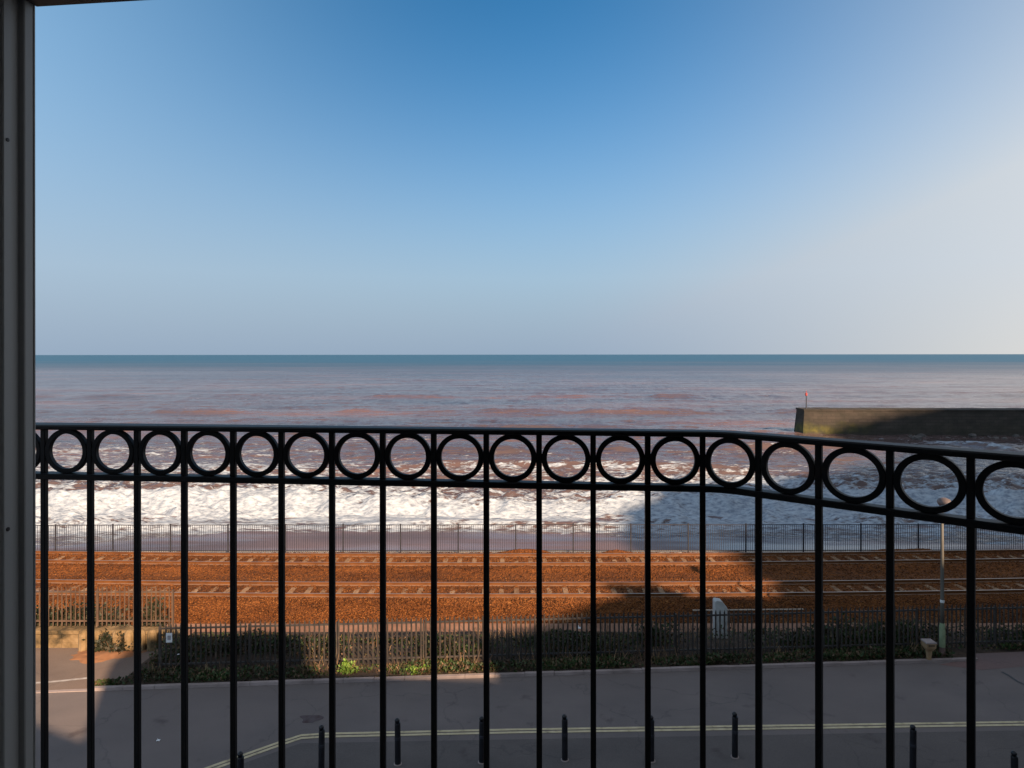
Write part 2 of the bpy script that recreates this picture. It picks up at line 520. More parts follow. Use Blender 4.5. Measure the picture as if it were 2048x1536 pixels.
def pier_mat():
    t = NT('pier_stone')
    br = t.n('ShaderNodeTexBrick')
    br.inputs['Scale'].default_value = 1.0
    br.inputs['Color1'].default_value = (0.050, 0.039, 0.031, 1)
    br.inputs['Color2'].default_value = (0.066, 0.052, 0.042, 1)
    br.inputs['Mortar'].default_value = (0.032, 0.026, 0.022, 1)
    br.inputs['Mortar Size'].default_value = 0.03
    br.inputs['Brick Width'].default_value = 1.4
    br.inputs['Row Height'].default_value = 0.5
    mp = t.n('ShaderNodeMapping')
    mp.inputs['Rotation'].default_value = (math.radians(-90), 0, 0)
    g = t.n('ShaderNodeNewGeometry')
    t.l(g.outputs['Position'], mp.inputs['Vector'])
    t.l(mp.outputs['Vector'], br.inputs['Vector'])
    c = t.mix(t.ramp(t.noise(0.5, (1, 1, 2), 5), [(0.35, (0, 0, 0)), (0.7, (0.8, 0.8, 0.8))]), br.outputs['Color'], (0.026, 0.024, 0.018))
    # a belt of weed between the tide marks
    s = t.n('ShaderNodeSeparateXYZ')
    t.l(g.outputs['Position'], s.inputs[0])
    z = t.math('ADD', s.outputs['Z'], t.math('MULTIPLY', t.math('SUBTRACT', t.noise(0.35, (1, 1, 1), 4), 0.5), 2.4))
    belt = t.ramp(t.math('MULTIPLY', t.math('ADD', z, 3.4), 0.2), [(0.10, (0.2, 0.2, 0.2)), (0.2, (0.9, 0.9, 0.9)), (0.36, (0.75, 0.75, 0.75)), (0.5, (0, 0, 0))])
    fade = t.ramp(t.math('ADD', t.math('MULTIPLY', t.math('SUBTRACT', s.outputs['X'], 46.0), 0.05), t.math('MULTIPLY', t.noise(0.25), 0.5)), [(0.35, (1, 1, 1)), (0.85, (0.05, 0.05, 0.05))])
    belt = t.mix(1.0, belt, fade, 'MULTIPLY')
    c = t.mix(belt, c, t.ramp(t.noise(0.8, (1, 1, 1), 4), [(0.35, (0.030, 0.034, 0.016)), (0.55, (0.08, 0.075, 0.018)), (0.75, (0.17, 0.14, 0.03))]))
    t.color(c)
    t.rough(0.9, 0.3)
    t.bump(t.noise(2.0, (1, 1, 1), 4), 0.6, 0.08)
    return t.m
M_pier = pier_mat()
M_hill = speckled('hill_grass', [(0.3, (0.05, 0.07, 0.025)), (0.7, (0.14, 0.10, 0.05))], 0.15, rough=1.0, bump=0.6, dist=0.4)

# ------------------------------------------------------------------ ground, road, kerbs, markings
def kerbY(x):
    return 20.95 + 0.07 * x

def quad_strip(name, pts_a, pts_b, mat, kind='structure'):
    """sheet between two polylines"""
    bm = bmesh.new()
    a = [bm.verts.new(p) for p in pts_a]
    b = [bm.verts.new(p) for p in pts_b]
    for i in range(len(a) - 1):
        bm.faces.new((a[i], a[i + 1], b[i + 1], b[i]))
    return struct(mesh_obj(name, bm, mat), kind)

bm = bmesh.new()
box(bm, -400, 400, -200, 34.85, -4.5, -0.62)
struct(mesh_obj('ground', bm, M_ground))

xs = np.linspace(-140, 140, 29)
quad_strip('road', [(x, 0.2 - 0.1 * x if x < 0 else -20, 0.0) for x in xs], [(x, kerbY(x), 0.0) for x in xs], M_road)
# pavement bay on the near side of the yellow lines
bayline = [P(60, 1760), P(425, 1537), P(607, 1474), P(2048, 1450), P(3300, 1432)]
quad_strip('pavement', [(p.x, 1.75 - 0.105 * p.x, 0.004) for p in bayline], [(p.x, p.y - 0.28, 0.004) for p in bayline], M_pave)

bm = bmesh.new()
def line_band(bm, pts, off0, off1, z):
    va, vb = [], []
    for i, p in enumerate(pts):
        d = (pts[min(i + 1, len(pts) - 1)] - pts[max(i - 1, 0)]).normalized()
        n = Vector((-d.y, d.x, 0))
        va.append(bm.verts.new((p.x + n.x * off0, p.y + n.y * off0, z)))
        vb.append(bm.verts.new((p.x + n.x * off1, p.y + n.y * off1, z)))
    for i in range(len(pts) - 1):
        bm.faces.new((va[i], va[i + 1], vb[i + 1], vb[i]))
yl = [P(60, 1668), P(425, 1535), P(560, 1487), P(602, 1473.5), P(650, 1470.5), P(1024, 1462.5), P(2048, 1448), P(3300, 1431)]
line_band(bm, yl, -0.115, -0.022, 0.009)
line_band(bm, yl, 0.022, 0.115, 0.009)
struct(mesh_obj('yellow_line', bm, M_yellow))
bm = bmesh.new()
line_band(bm, [P(40, 1368), P(110, 1363), P(185, 1355)], -0.05, 0.06, 0.013)
struct(mesh_obj('white_line', bm, M_white))

bm = bmesh.new()
x = -60.0
while x < 14.6:
    w = 0.915
    if not (-60 < x < -40):
        zt = 0.02 if x < -12.8 else 0.09
        zt += random.uniform(-0.008, 0.008)
        y0, y1 = kerbY(x), kerbY(x + w - 0.012)
        vs = box(bm, x, x + w - 0.012, 0, 0.125, -0.1, zt)
        for v in vs:
            v.co.y += kerbY(v.co.x) + random.uniform(-0.004, 0.004)
    x += w
struct(mesh_obj('kerb', bm, M_kerb))

# soil verge behind the kerb
gx = np.linspace(-11.75, 80, 420)
gt = np.linspace(0, 1, 26)
X, T = np.meshgrid(gx, gt)
Y0 = 21.05 + 0.07 * X + 0.06
Y1 = 25.2 + 0 * X
Y = Y0 + (Y1 - Y0) * T
Z = 0.09 - 0.42 * sstep(0.35, 1.0, T) + 0.10 * (fbm(X * 1.3, Y * 1.3, 4, 3) - 0.5)
Z = np.where((X > 14.2) & (Y < 24.3), np.minimum(Z, -0.02), Z)
struct(grid_obj('verge', X, Y, Z, M_soil))
# driveway back to the low wall
bm = bmesh.new()
pts = [(-60, kerbY(-60) + 0.13), (-12.7, kerbY(-12.7) + 0.13), (-11.9, kerbY(-11.9) + 0.13), (-11.55, 21.0), (-11.3, 23.2), (-60, 23.2)]
bm.faces.new([bm.verts.new((p[0], p[1], 0.012)) for p in pts])
struct(mesh_obj('driveway', bm, M_drive))
# reddish crossover at the right end of the kerb
M_cross = asphalt('crossover_asphalt', (0.105, 0.09, 0.09), (0.14, 0.10, 0.094), (0.20, 0.10, 0.08))
bm = bmesh.new()
pts = [(14.7, kerbY(14.7) - 0.6), (13.6, kerbY(13.6) - 0.15), (14.6, kerbY(14.6) + 0.1), (15.2, 22.55), (40, 24.5), (40, kerbY(40) - 0.3), (17.5, kerbY(17.5) - 0.35)]
bm.faces.new([bm.verts.new((p[0], p[1], 0.006)) for p in pts])
struct(mesh_obj('crossover', bm, M_cross))
bm = bmesh.new()
line_band(bm, [P(2003, 1345), P(2018, 1353), P(2034, 1364), P(2070, 1380)], -0.03, 0.04, 0.011)
M_tar = speckled('tar', [(0.3, (0.01, 0.01, 0.012)), (0.7, (0.025, 0.025, 0.028))], 5, rough=0.5, bump=0)
struct(mesh_obj('tar_seam', bm, M_tar))
# oil stain on the road
bm = bmesh.new()
c0 = P(621, 1438)
bm.faces.new([bm.verts.new((c0.x + (0.27 + 0.09 * math.sin(3 * a) + 0.05 * math.cos(5 * a)) * math.cos(a),
                            c0.y + (0.26 + 0.07 * math.cos(2 * a)) * math.sin(a), 0.005)) for a in np.linspace(0, 2 * math.pi, 28, endpoint=False)])
M_stain = speckled('road_stain', [(0.35, (0.10, 0.08, 0.08)), (0.65, (0.06, 0.035, 0.035))], 4, rough=0.9, bump=0.2)
struct(mesh_obj('road_stain', bm, M_stain))

# ------------------------------------------------------------------ ballast, stones, tracks
def curve(x):
    return 0.001 * np.asarray(x, float) ** 2
def ballast_z(yc):
    """height across the line, before the curve is added"""
    return np.interp(yc, [24.6, 25.9, 26.15, 27.5, 27.75, 28.05, 28.3, 28.75, 29.3, 29.8, 30.2, 30.7, 31.1, 31.7, 32.0, 32.4, 33.0, 33.6, 34.0, 34.3, 34.7, 35.2],
                     [-0.42, -0.40, -0.36, -0.16, -0.125, -0.135, -0.17, -0.18, -0.165, -0.145, -0.13, -0.22, -0.27, -0.22, -0.13, -0.14, -0.18, -0.165, -0.14, -0.13, -0.18, -0.34])
gx = np.concatenate([np.linspace(-90, -28, 80)[:-1], np.linspace(-28, 32, 760), np.linspace(32, 100, 90)[1:]])
gy = np.linspace(24.6, 34.98, 170)
X, YC = np.meshgrid(gx, gy)
Z = ballast_z(YC - curve(X) * sstep(26.0, 28.0, YC) * (1 - sstep(33.5, 34.9, YC) * 1.0))
Z = Z + 0.05 * (fbm(X * 3, YC * 3, 4, 21) - 0.5) + 0.05 * (fbm(X * 11, YC * 11, 2, 5) - 0.5)
Z = Z + 0.20 * sstep(0.55, 0.8, fbm(X * 0.35, YC * 0.9, 3, 77)) * sstep(34.3, 34.8, YC)
struct(grid_obj('ballast_bed', X, YC, Z, M_ballast))

gx = np.linspace(-14, 60, 260)
gy = np.linspace(24.3, 26.0, 12)
X, Y = np.meshgrid(gx, gy)
Z = -0.365 + 0.03 * (fbm(X * 2, Y * 2, 3, 44) - 0.5) + 0.02 * sstep(25.5, 26.0, Y)
M_cess = speckled('cess_sand', [(0.3, (0.15, 0.07, 0.04)), (0.6, (0.26, 0.13, 0.08)), (0.8, (0.31, 0.17, 0.11))], 1.4, rough=1.0, bump=0.5)
struct(grid_obj('cess_path', X, Y, Z, M_cess))

def scatter(name, pos, size, mat, squash=0.75):
    """small faceted stones"""
    n = len(pos)
    base = np.array([(1, 0, 0), (-1, 0, 0), (0, 1, 0), (0, -1, 0), (0, 0, 1), (0, 0, -1)], float)
    f = np.array([(0, 2, 4), (2, 1, 4), (1, 3, 4), (3, 0, 4), (2, 0, 5), (1, 2, 5), (3, 1, 5), (0, 3, 5)])
    A = rng.normal(size=(n, 3, 3))
    Q, _ = np.linalg.qr(A)
    sc = size[:, None] * rng.uniform(0.6, 1.25, (n, 3))
    v = np.einsum('nij,kj->nki', Q, base) * 1.0
    v = v * sc[:, None, :] * np.array([1, 1, squash]) * rng.uniform(0.75, 1.2, (n, 6, 1)) + pos[:, None, :]
    faces = (f[None] + 6 * np.arange(n)[:, None, None]).reshape(-1, 3)
    return np_obj(name, v.reshape(-1, 3), faces, mat)

n = 75000
px = rng.uniform(-27, 30, n)
pyc = np.where(rng.random(n) < 0.6, rng.uniform(26.0, 28.4, n), rng.uniform(28.3, 34.8, n))
zz = ballast_z(pyc - curve(px) * sstep(26.0, 28.0, pyc) * (1 - sstep(33.5, 34.9, pyc))) + 0.012
pos = np.stack([px, pyc, zz], 1)
st = scatter('ballast_stones', pos, np.where(pyc < 28, rng.uniform(0.022, 0.058, n), rng.uniform(0.02, 0.048, n)), M_stones)
struct(st, 'stuff')

def track(name, y_mid, label, gauge):
    root = empty(name, (0, y_mid, 0))
    tag(root, label, 'railway track', 'the two railway tracks')
    prof = [(-0.07, -0.155), (0.07, -0.155), (0.07, -0.14), (0.012, -0.115), (0.012, -0.045), (0.036, -0.032), (0.036, -0.004), (0.028, 0.0), (-0.028, 0.0), (-0.036, -0.004), (-0.036, -0.032), (-0.012, -0.045), (-0.012, -0.115), (-0.07, -0.14)]
    for s in (-1, 1):
        bm = bmesh.new()
        xs = np.linspace(-130, 130, 105)
        rings = []
        for x in xs:
            rings.append([bm.verts.new((x, s * gauge / 2 + float(curve(x)) + p[0], p[1])) for p in prof])
        for a, b in zip(rings, rings[1:]):
            for i in range(len(prof)):
                j = (i + 1) % len(prof)
                bm.faces.new((a[i], b[i], b[j], a[j]))
        mesh_obj('rail', bm, M_rail, root)
    proto = None
    k = 0
    for i in range(-46, 50):
        x = i * 0.685 + 0.2
        if proto is None:
            bm = bmesh.new()
            prism(bm, [(-0.13, -0.32), (0.13, -0.32), (0.115, -0.185), (0.10, -0.158), (-0.10, -0.158), (-0.115, -0.185)], -1.3, 1.3)
            for s in (-1, 1):       # rail clips on their pads
                for q in (-1, 1):
                    yy = s * gauge / 2 + q * 0.10
                    box(bm, -0.05, 0.05, yy - 0.03, yy + 0.03, -0.157, -0.115)
            # ballast lies lower in the middle of the sleeper: keep the seat pads a touch higher
            for s in (-1, 1):
                yy = s * gauge / 2
                box(bm, -0.09, 0.09, yy - 0.085, yy + 0.085, -0.157, -0.1555)
            proto = mesh_obj('sleeper', bm, M_sleeper, root)
            s_ = proto
        else:
            s_ = proto.copy()
            col.objects.link(s_)
        s_.location = (x + random.uniform(-0.03, 0.03), float(curve(x)), random.uniform(-0.012, 0.012))
        s_.rotation_euler = (0, 0, 0.002 * x + random.uniform(-0.012, 0.012))
    return root
track('railway_track', 28.95, 'nearer railway track beside the dark palisade fence, pale sleepers between its rails', 1.42)
track('railway_track', 33.2, 'farther railway track beside the low fence in front of the sea', 1.45)

# ------------------------------------------------------------------ sea wall, beach, sea
SEA = -3.0
bm = bmesh.new()
box(bm, -300, 300, 34.86, 35.5, -4.4, -0.30)
tag(mesh_obj('sea_wall', bm, M_conc), 'low concrete sea wall under the dark fence along the beach', 'wall')

def waterY(x):
    px_ = x
    return np.interp(px_, [-60, -35.0, -31.0, -26.0, -17.0, -4.0, 1.0, 9.5, 16, 40, 80], [46, 46.0, 46.3, 48.6, 50.0, 49.8, 49.4, 48.2, 48.0, 46.2, 46])
gx = np.linspace(-130, 130, 320)
gy = np.linspace(35.45, 64, 60)
X, Y = np.meshgrid(gx, gy)
Z = np.maximum(SEA + 0.035 * (waterY(X) - Y), -4.0) + 0.05 * (fbm(X * 0.3, Y * 0.5, 3, 9) - 0.5)
struct(grid_obj('beach', X, Y, Z, M_wetsand))

# one sheet to the horizon, fine where the surf is
def stretched(core0, core1, step, growth, far):
    a = list(np.arange(core0, core1, step))
    s = step
    while a[-1] < far:
        s *= growth
        a.append(a[-1] + s)
    return a
yy = np.array(stretched(44.5, 78, 0.13, 1.0135, 60000))
xr = stretched(0, 62, 0.22, 1.035, 60000)
xx = np.array([-v for v in xr[:0:-1]] + xr)
X, Y = np.meshgrid(xx, yy)
near = 1 - sstep(300, 900, np.hypot(X, Y))
# breakers: wandering crest lines parallel to the shore
def breaker(yc0, wander, amp, width_f, width_b, seed, lo=0.35, hi=0.75, fx=0.035):
    yc = yc0 + wander * (fbm(X * fx, 0 * Y + seed, 3, seed) - 0.5) * 2
    d = Y - yc
    prof = np.where(d < 0, np.exp(-(d / width_f) ** 2), np.exp(-(d / width_b) ** 2))
    a = sstep(lo, hi, fbm(X * 0.06 + seed, 0 * Y + 3.3, 3, seed + 40))
    return amp * a * prof, a, d
zs = 0 * X
foam = 0 * X
b1, a1, d1 = breaker(57.5, 3.0, 1.05, 1.1, 3.4, 1, 0.1, 0.5)
b2, a2, d2 = breaker(51.5, 1.6, 0.45, 0.5, 2.0, 2, 0.2, 0.6)
b3, a3, d3 = breaker(77, 5.0, 0.85, 1.6, 4.5, 3, 0.35, 0.6)
b4, a4, d4 = breaker(93, 6.0, 0.75, 2.0, 5, 4, 0.38, 0.62, 0.02)
b5, a5, d5 = breaker(118, 7.0, 0.7, 2.6, 7, 5, 0.4, 0.65, 0.015)
b6, a6, d6 = breaker(150, 9.0, 0.7, 3.5, 8, 6, 0.42, 0.65, 0.01)
b7, a7, d7 = breaker(205, 12.0, 0.8, 4, 10, 7, 0.42, 0.65, 0.008)
zs = b1 + b2 + b3 + b4 + b5 + b6 + b7
rip = (fbm(X * 0.22, Y * 0.55, 4, 31) - 0.5) * 0.5 + (fbm(X * 0.8, Y * 1.5, 3, 32) - 0.5) * 0.22
lump = (fbm(X * 0.55, Y * 1.1, 4, 132) - 0.5) * 1.1 * sstep(2, 6, Y - waterY(X)) * (1 - sstep(66, 80, Y))
shore = sstep(0, 6, Y - waterY(X))
zs = zs + lump * (0.45 + a1) * 0.95
zs = zs + rip * near * (0.15 + 0.85 * shore)
zs = zs + 0.35 * np.sin(Y * 0.32 + 5 * fbm(X * 0.012, Y * 0.02, 2, 50)) * near * sstep(70, 100, Y) * fbm(X * 0.03, Y * 0.04, 2, 51)
big = 0.55 * fbm(X * 0.05, Y * 0.12, 3, 60) + 0.45 * fbm(X * 0.03, Y * 0.42, 3, 62)
surf = sstep(82, 66, Y) if False else 1 - sstep(63, 79, Y + 9 * (fbm(X * 0.05, Y * 0.09, 3, 61) - 0.5))
foam = (0.50 - 0.20 * sstep(60, 64, Y + 4 * (fbm(X * 0.05, 0 * Y, 2, 65) - 0.5))) * surf + 1.1 * (big - 0.5) + 0.16 * surf * sstep(4, 14, X)
foam = foam - (0.14 + 0.16 * (1 - sstep(-24, -10, X))) * (1 - sstep(51, 54, Y + 2 * (fbm(X * 0.2, 0 * Y, 2, 67) - 0.5))) * surf + 0.22 * sstep(-30, -18, X) * sstep(59, 62, Y) * (1 - sstep(68, 72, Y)) - 0.14 * (1 - sstep(-30, -18, X)) * sstep(60, 63, Y) * surf
foam = foam + 0.6 * a1 * np.exp(-((d1 + 1.6) / 2.6) ** 2) + 0.3 * np.exp(-((d2 + 0.5) / 1.2) ** 2)
left = 1 - sstep(-35, -10, X)
foam = foam + (0.10 + 0.60 * left) * a3 * np.where(d3 < 2, np.exp(-((d3 + 2.5) / 4.0) ** 2), np.exp(-((d3 - 2) / 3.0) ** 2)) + 0.30 * left * (1 - sstep(85, 105, Y))
cr = np.exp(-((X - 64.5 + 0.62 * (Y - 95)) / 1.3) ** 2) * np.exp(-((Y - 95) / 5.0) ** 2)
zs = zs + 0.7 * cr
foam = foam + 0.9 * cr
foam = foam + 0.16 * a4 * np.exp(-((d4 + 1) / 3.0) ** 2) * sstep(0.5, 0.7, fbm(X * 0.05, 0 * Y, 2, 88))
foam = np.where(Y > 110, foam - 0.25, foam)
foam = foam - 0.5 * (1 - sstep(0.0, 1.5, Y - waterY(X) - 1.0 * (fbm(X * 0.3, 0 * Y, 3, 70) - 0.5))) * 0.3
mud = 1 - sstep(math.log(240), math.log(1700), np.log(np.maximum(Y, 1)) + 0.7 * (fbm(X * 0.003, Y * 0.008, 3, 90) - 0.5))
Z = SEA + zs
struct(grid_obj('sea', X, Y, Z, M_sea, attrs={'foam': foam, 'mud': mud}))

# ------------------------------------------------------------------ pier and its beacon
pl = Vector((46.9, 109.5, 0))
pier = empty('harbour_pier', (pl.x, pl.y, SEA))
tag(pier, 'dark stone harbour pier in the sea on the right, weed on its end', 'pier')
pa = math.atan2(-0.045, 1)
pier.rotation_euler = (0, 0, pa)
bm = bmesh.new()
zt = 4.12
nseg = 40
prev = None
for i in range(nseg + 1):
    x = i * 3.0
    b = 0.02 * math.sin(i * 1.7)
    ring = [bm.verts.new(p) for p in ((x, -0.35, -2), (x, 0.0 + b, zt - 0.3), (x, 3.4, zt - 0.3), (x, 3.9, -2))]
    if prev:
        for k in range(4):
            j = (k + 1) % 4
            bm.faces.new((prev[k], ring[k], ring[j], prev[j]))
    else:
        bm.faces.new(ring[::-1])
    prev = ring
bm.faces.new(prev)
for v in bm.verts:
    if v.co.x == 0 and v.co.z < 0:
        v.co.x = -0.5
mesh_obj('wall', bm, M_pier, pier)
bm = bmesh.new()
x = -0.1
while x < 119:
    w = random.uniform(2.0, 2.8)
    box(bm, x, x + w - 0.03, -0.12, 3.5, zt - 0.3, zt - random.uniform(0.0, 0.05))
    x += w
mesh_obj('coping', bm, M_pier, pier)
bm = bmesh.new()
for i in range(70):
    cx = random.uniform(14, 110); cy = random.uniform(-4.2, -0.6); r = random.uniform(0.35, 0.9)
    M = Matrix.Translation((cx, cy, random.uniform(-0.4, 0.15))) @ Matrix.Rotation(random.random() * 6, 4, 'Z') @ Matrix.Rotation(random.uniform(-.4, .4), 4, 'X') @ Matrix.Diagonal((r, r * 0.8, r * 0.6, 1))
    bmesh.ops.create_icosphere(bm, subdivisions=1, radius=1, matrix=M)
M_rock = speckled('shore_rock', [(0.3, (0.05, 0.045, 0.04)), (0.7, (0.13, 0.11, 0.1))], 1.5, rough=0.9, bump=0.5, dist=0.05)
ro = mesh_obj('foot_rocks', bm, M_rock, pier)
ro['kind'] = 'stuff'

bk = P(1612, 818, 1.1)
beacon = empty('beacon', (pl.x + 0.95, pl.y + 1.5, SEA + zt))
tag(beacon, 'thin red topped beacon pole standing on the end of the pier', 'beacon')
bm = bmesh.new()
lathe(bm, [(0.11, -0.05), (0.08, 0.1), (0.065, 2.1)], 10)
mesh_obj('pole', bm, M_seafence, beacon)
bm = bmesh.new()
lathe(bm, [(0.1, 2.0), (0.17, 2.05), (0.17, 2.48), (0.1, 2.52)], 12)
mesh_obj('topmark', bm, M_red, beacon)
bm = bmesh.new()
lathe(bm, [(0.05, 2.6), (0.06, 2.8), (0.02, 2.86)], 8)
mesh_obj('lantern', bm, M_red, beacon)

# ------------------------------------------------------------------ fence by the sea
def sea_fence():
    root = empty('sea_fence', (0, 34.98, -0.30))
    tag(root, 'long low dark metal fence of thin bars between the farther track and the beach', 'fence')
    step = 115 * 35.0 / 1365
    x0 = (111 - 1024) / F * 35.0
    post = panel = None
    htop = 1.50
    for i in range(-3, 24):
        x = x0 + i * step
        if post is None:
            bm = bmesh.new()
            box(bm, -0.035, 0.035, -0.03, 0.03, -0.15, htop + 0.03)
            bevel(bm, 0.006)
            post = mesh_obj('post', bm, M_seafence, root)
            p = post
            bm = bmesh.new()
            npk = 26
            for k in range(1, npk):
                xx_ = k * step / npk
                box(bm, xx_ - 0.009, xx_ + 0.009, -0.009, 0.009, 0.1, htop - 0.01)
            box(bm, 0.036, step - 0.036, -0.018, 0.018, htop - 0.045, htop - 0.012)
            box(bm, 0.036, step - 0.036, -0.018, 0.018, 0.14, 0.175)
            panel = mesh_obj('bar_panel', bm, M_seafence, root)
            q = panel
        else:
            p = post.copy(); col.objects.link(p)
            q = panel.copy(); col.objects.link(q)
        p.location = (x, 0, random.uniform(-0.01, 0.012))
        p.rotation_euler = (0, random.uniform(-0.006, 0.006), 0)
        q.location = (x, 0, random.uniform(-0.008, 0.008))
sea_fence()

# ------------------------------------------------------------------ palisade fences
def palisade(name, label, A, B, zb, h, mat, bay=2.75, sp=0.15, jitter=0.004, seed=1, w=0.028):
    rr = random.Random(seed)
    A = Vector(A); B = Vector(B)
    L = (B - A).length
    root = empty(name, (A.x, A.y, zb), math.atan2(B.y - A.y, B.x - A.x))
    tag(root, label, 'fence')
    nb = max(1, round(L / bay))
    bl = L / nb
    for i in range(nb):
        bm = bmesh.new()
        nk = int(bl / sp)
        for k in range(nk):
            xx_ = (k + 0.5) * bl / nk
            tilt = rr.uniform(-jitter, jitter)
            hh = h + rr.uniform(-0.015, 0.015)
            # folded pale: a shallow W in section with a pointed head
            M = Matrix.Translation((xx_, -0.03, 0)) @ Matrix.Rotation(tilt, 4, 'Y')
            pts = [(-w, 0.0), (-w * 0.45, -0.016), (0, -0.006), (w * 0.45, -0.016), (w, 0.0)]
            lo = [bm.verts.new(M @ Vector((p[0], p[1], 0.06))) for p in pts]
            hi_ = [bm.verts.new(M @ Vector((p[0], p[1], hh - (0.10 if abs(p[0]) > w * 0.9 else 0.05 if abs(p[0]) > 0.01 else 0.0)))) for p in pts]
            lob = [bm.verts.new(M @ Vector((p[0], p[1] + 0.004, 0.06))) for p in pts]
            hib = [bm.verts.new(M @ Vector((p[0], p[1] + 0.004, (hi_[j].co - M.translation).z))) for j, p in enumerate(pts)]
            for j in range(4):
                bm.faces.new((lo[j], lo[j + 1], hi_[j + 1], hi_[j]))
                bm.faces.new((lob[j + 1], lob[j], hib[j], hib[j + 1]))
                bm.faces.new((hi_[j], hi_[j + 1], hib[j + 1], hib[j]))
            bm.faces.new((lo[0], hi_[0], hib[0], lob[0]))
            bm.faces.new((lo[4], lob[4], hib[4], hi_[4]))
        for zr in (0.22, h - 0.20):
            box(bm, 0.045, bl - 0.045, -0.022, 0.022, zr - 0.025, zr + 0.025)
        p = mesh_obj('pale_panel', bm, mat, root)
        p.location = (i * bl, 0, 0)
    for i in range(nb + 1):
        bm = bmesh.new()
        box(bm, -0.025, 0.025, 0.03, 0.13, -0.3, h - 0.16)
        p = mesh_obj('post', bm, mat, root)
        p.location = (i * bl, 0, 0)
    return root

def fenceY(x):
    return 22.0 + 0.06 * x
palisade('palisade_fence', 'long dark palisade fence of pointed metal pales rising out of the weeds by the road',
         (-11.05, fenceY(-11.05), 0), (30, fenceY(30), 0), 0.0, 1.54, M_steel)
palisade('palisade_fence', 'rusty pale brown palisade fence standing on the low stone wall at the left',
         (-24.5, 23.25, 0), (-11.6, 23.25, 0), 0.62, 1.40, M_rusty, seed=4, w=0.021, jitter=0.008)

# low wall under the rusty fence
wall = empty('low_stone_wall', (-18, 23.05, 0))
tag(wall, 'low sandy stone wall under the rusty fence, at the back of the driveway', 'wall')
bm = bmesh.new()
random.seed(3)
x = -8.0
while x < 6.3:
    w = random.uniform(0.4, 0.75)
    zz_ = 0.0
    while zz_ < 0.44:
        hgt = random.uniform(0.13, 0.2)
        hgt = min(hgt, 0.48 - zz_)
        box(bm, x, x + w - 0.015, random.uniform(-0.02, 0.02), 0.32, zz_ - 0.02, zz_ + hgt - 0.012)
        zz_ += hgt
    x += w
mesh_obj('stonework', bm, M_stone, wall)
bm = bmesh.new()
x = -8.0
while x < 6.3:
    w = random.uniform(0.7, 0.95)
    vs = box(bm, x, x + w - 0.02, -0.07, 0.36, 0.475, 0.60 + random.uniform(-0.015, 0.015))
    x += w
bevel(bm, 0.015)
mesh_obj('coping', bm, M_stone, wall)
for xx_ in (3.62, 4.1, 4.75, 5.15, 5.55, 5.92):
    bm = bmesh.new()
    lathe(bm, [(0.15, 0.0), (0.15, 0.5), (0.13, 0.62), (0.06, 0.68)], 9, Matrix.Translation((xx_, -0.17, 0)))
    mesh_obj('buttress', bm, M_stone, wall)

# heap of orange sand before the wall
gx = np.linspace(-1.5, 1.5, 60)
gy = np.linspace(-0.75, 0.75, 34)
X, Y = np.meshgrid(gx, gy)
r = np.hypot((X - 0.25 * Y) / 1.15, Y / 0.55) + 1.1 * (fbm(X * 1.6 + 4, Y * 2.2, 4, 5) - 0.5)
Z = 0.13 * np.clip(1 - r, 0, 1) - 0.02 + 0.02 * fbm(X * 6, Y * 6, 2, 3) * (r < 1)
sh = grid_obj('sand_heap', X, Y, Z, M_sand)
c0 = P(205, 1312)
sh.location = (c0.x, c0.y, 0.014)
tag(sh, 'low heap of orange sand on the driveway in front of the low stone wall', 'sand heap')

# ------------------------------------------------------------------ plants
def leaves(pos, size, up=0.35):
    """one folded leaf of four corners per position -> verts, faces"""
    n = len(pos)
    d = rng.normal(size=(n, 3)); d[:, 2] = np.abs(d[:, 2]) * 0.8 + up
    d /= np.linalg.norm(d, axis=1)[:, None]
    s = np.cross(d, rng.normal(size=(n, 3)))
    s /= np.linalg.norm(s, axis=1)[:, None]
    L = size[:, None]
    v = np.stack([pos, pos + d * L * 0.5 + s * L * 0.32, pos + d * L, pos + d * L * 0.5 - s * L * 0.32], 1)
    f = np.arange(4 * n).reshape(n, 4)
    return v.reshape(-1, 3), f

# ground cover along the fence: uneven, in clumps
n = 230000
lx = rng.uniform(-12.6, 30, n)
t = rng.random(n)
y0 = 21.13 + 0.07 * lx
ly = y0 + t * (24.4 - y0)
dens = fbm(lx * 0.45, ly * 0.7, 3, 13)
gap = np.exp(-((lx + 4.6) / 1.6) ** 2)                 # thin, dry stretch
tall = np.interp(ly - (22.0 + 0.06 * lx), [-0.95, -0.6, -0.2, 0.06, 0.3, 0.9, 1.7, 2.4], [0.24, 0.27, 0.17, 0.18, 0.52, 0.70, 0.52, 0.18])
tall = tall * (0.35 + 1.15 * fbm(lx * 0.6, ly * 0.9, 3, 14)) * (1 - 0.45 * gap)
tall = tall * np.interp(lx, [-12.6, -11.5, -4, 6, 12, 30], [0.3, 1.15, 0.95, 0.8, 1.15, 1.0]) * np.where(lx < -11.5, 0.4, 1.0)
drv = np.where(lx > 14.3, (ly - (22.0 + 0.06 * lx)) > -0.2, True)
edge = np.where(lx < -11.4, ly < 21.2 + 0.07 * lx + 0.35 + np.clip(lx + 11.75, 0, 1) * 6.0, True)
keep = (rng.random(n) < np.clip(dens * 2.6 - 0.85 - 0.5 * gap + 0.5 * (t < 0.22), 0.04, 1)) & drv & edge
lz = -0.02 - 0.3 * sstep(0.35, 1.0, t) + tall * rng.random(n) ** 0.75
pos = np.stack([lx, ly, lz], 1)[keep]
v, f = leaves(pos, rng.uniform(0.05, 0.13, len(pos)))
struct(np_obj('verge_weeds', v, f, M_leaf), 'stuff')
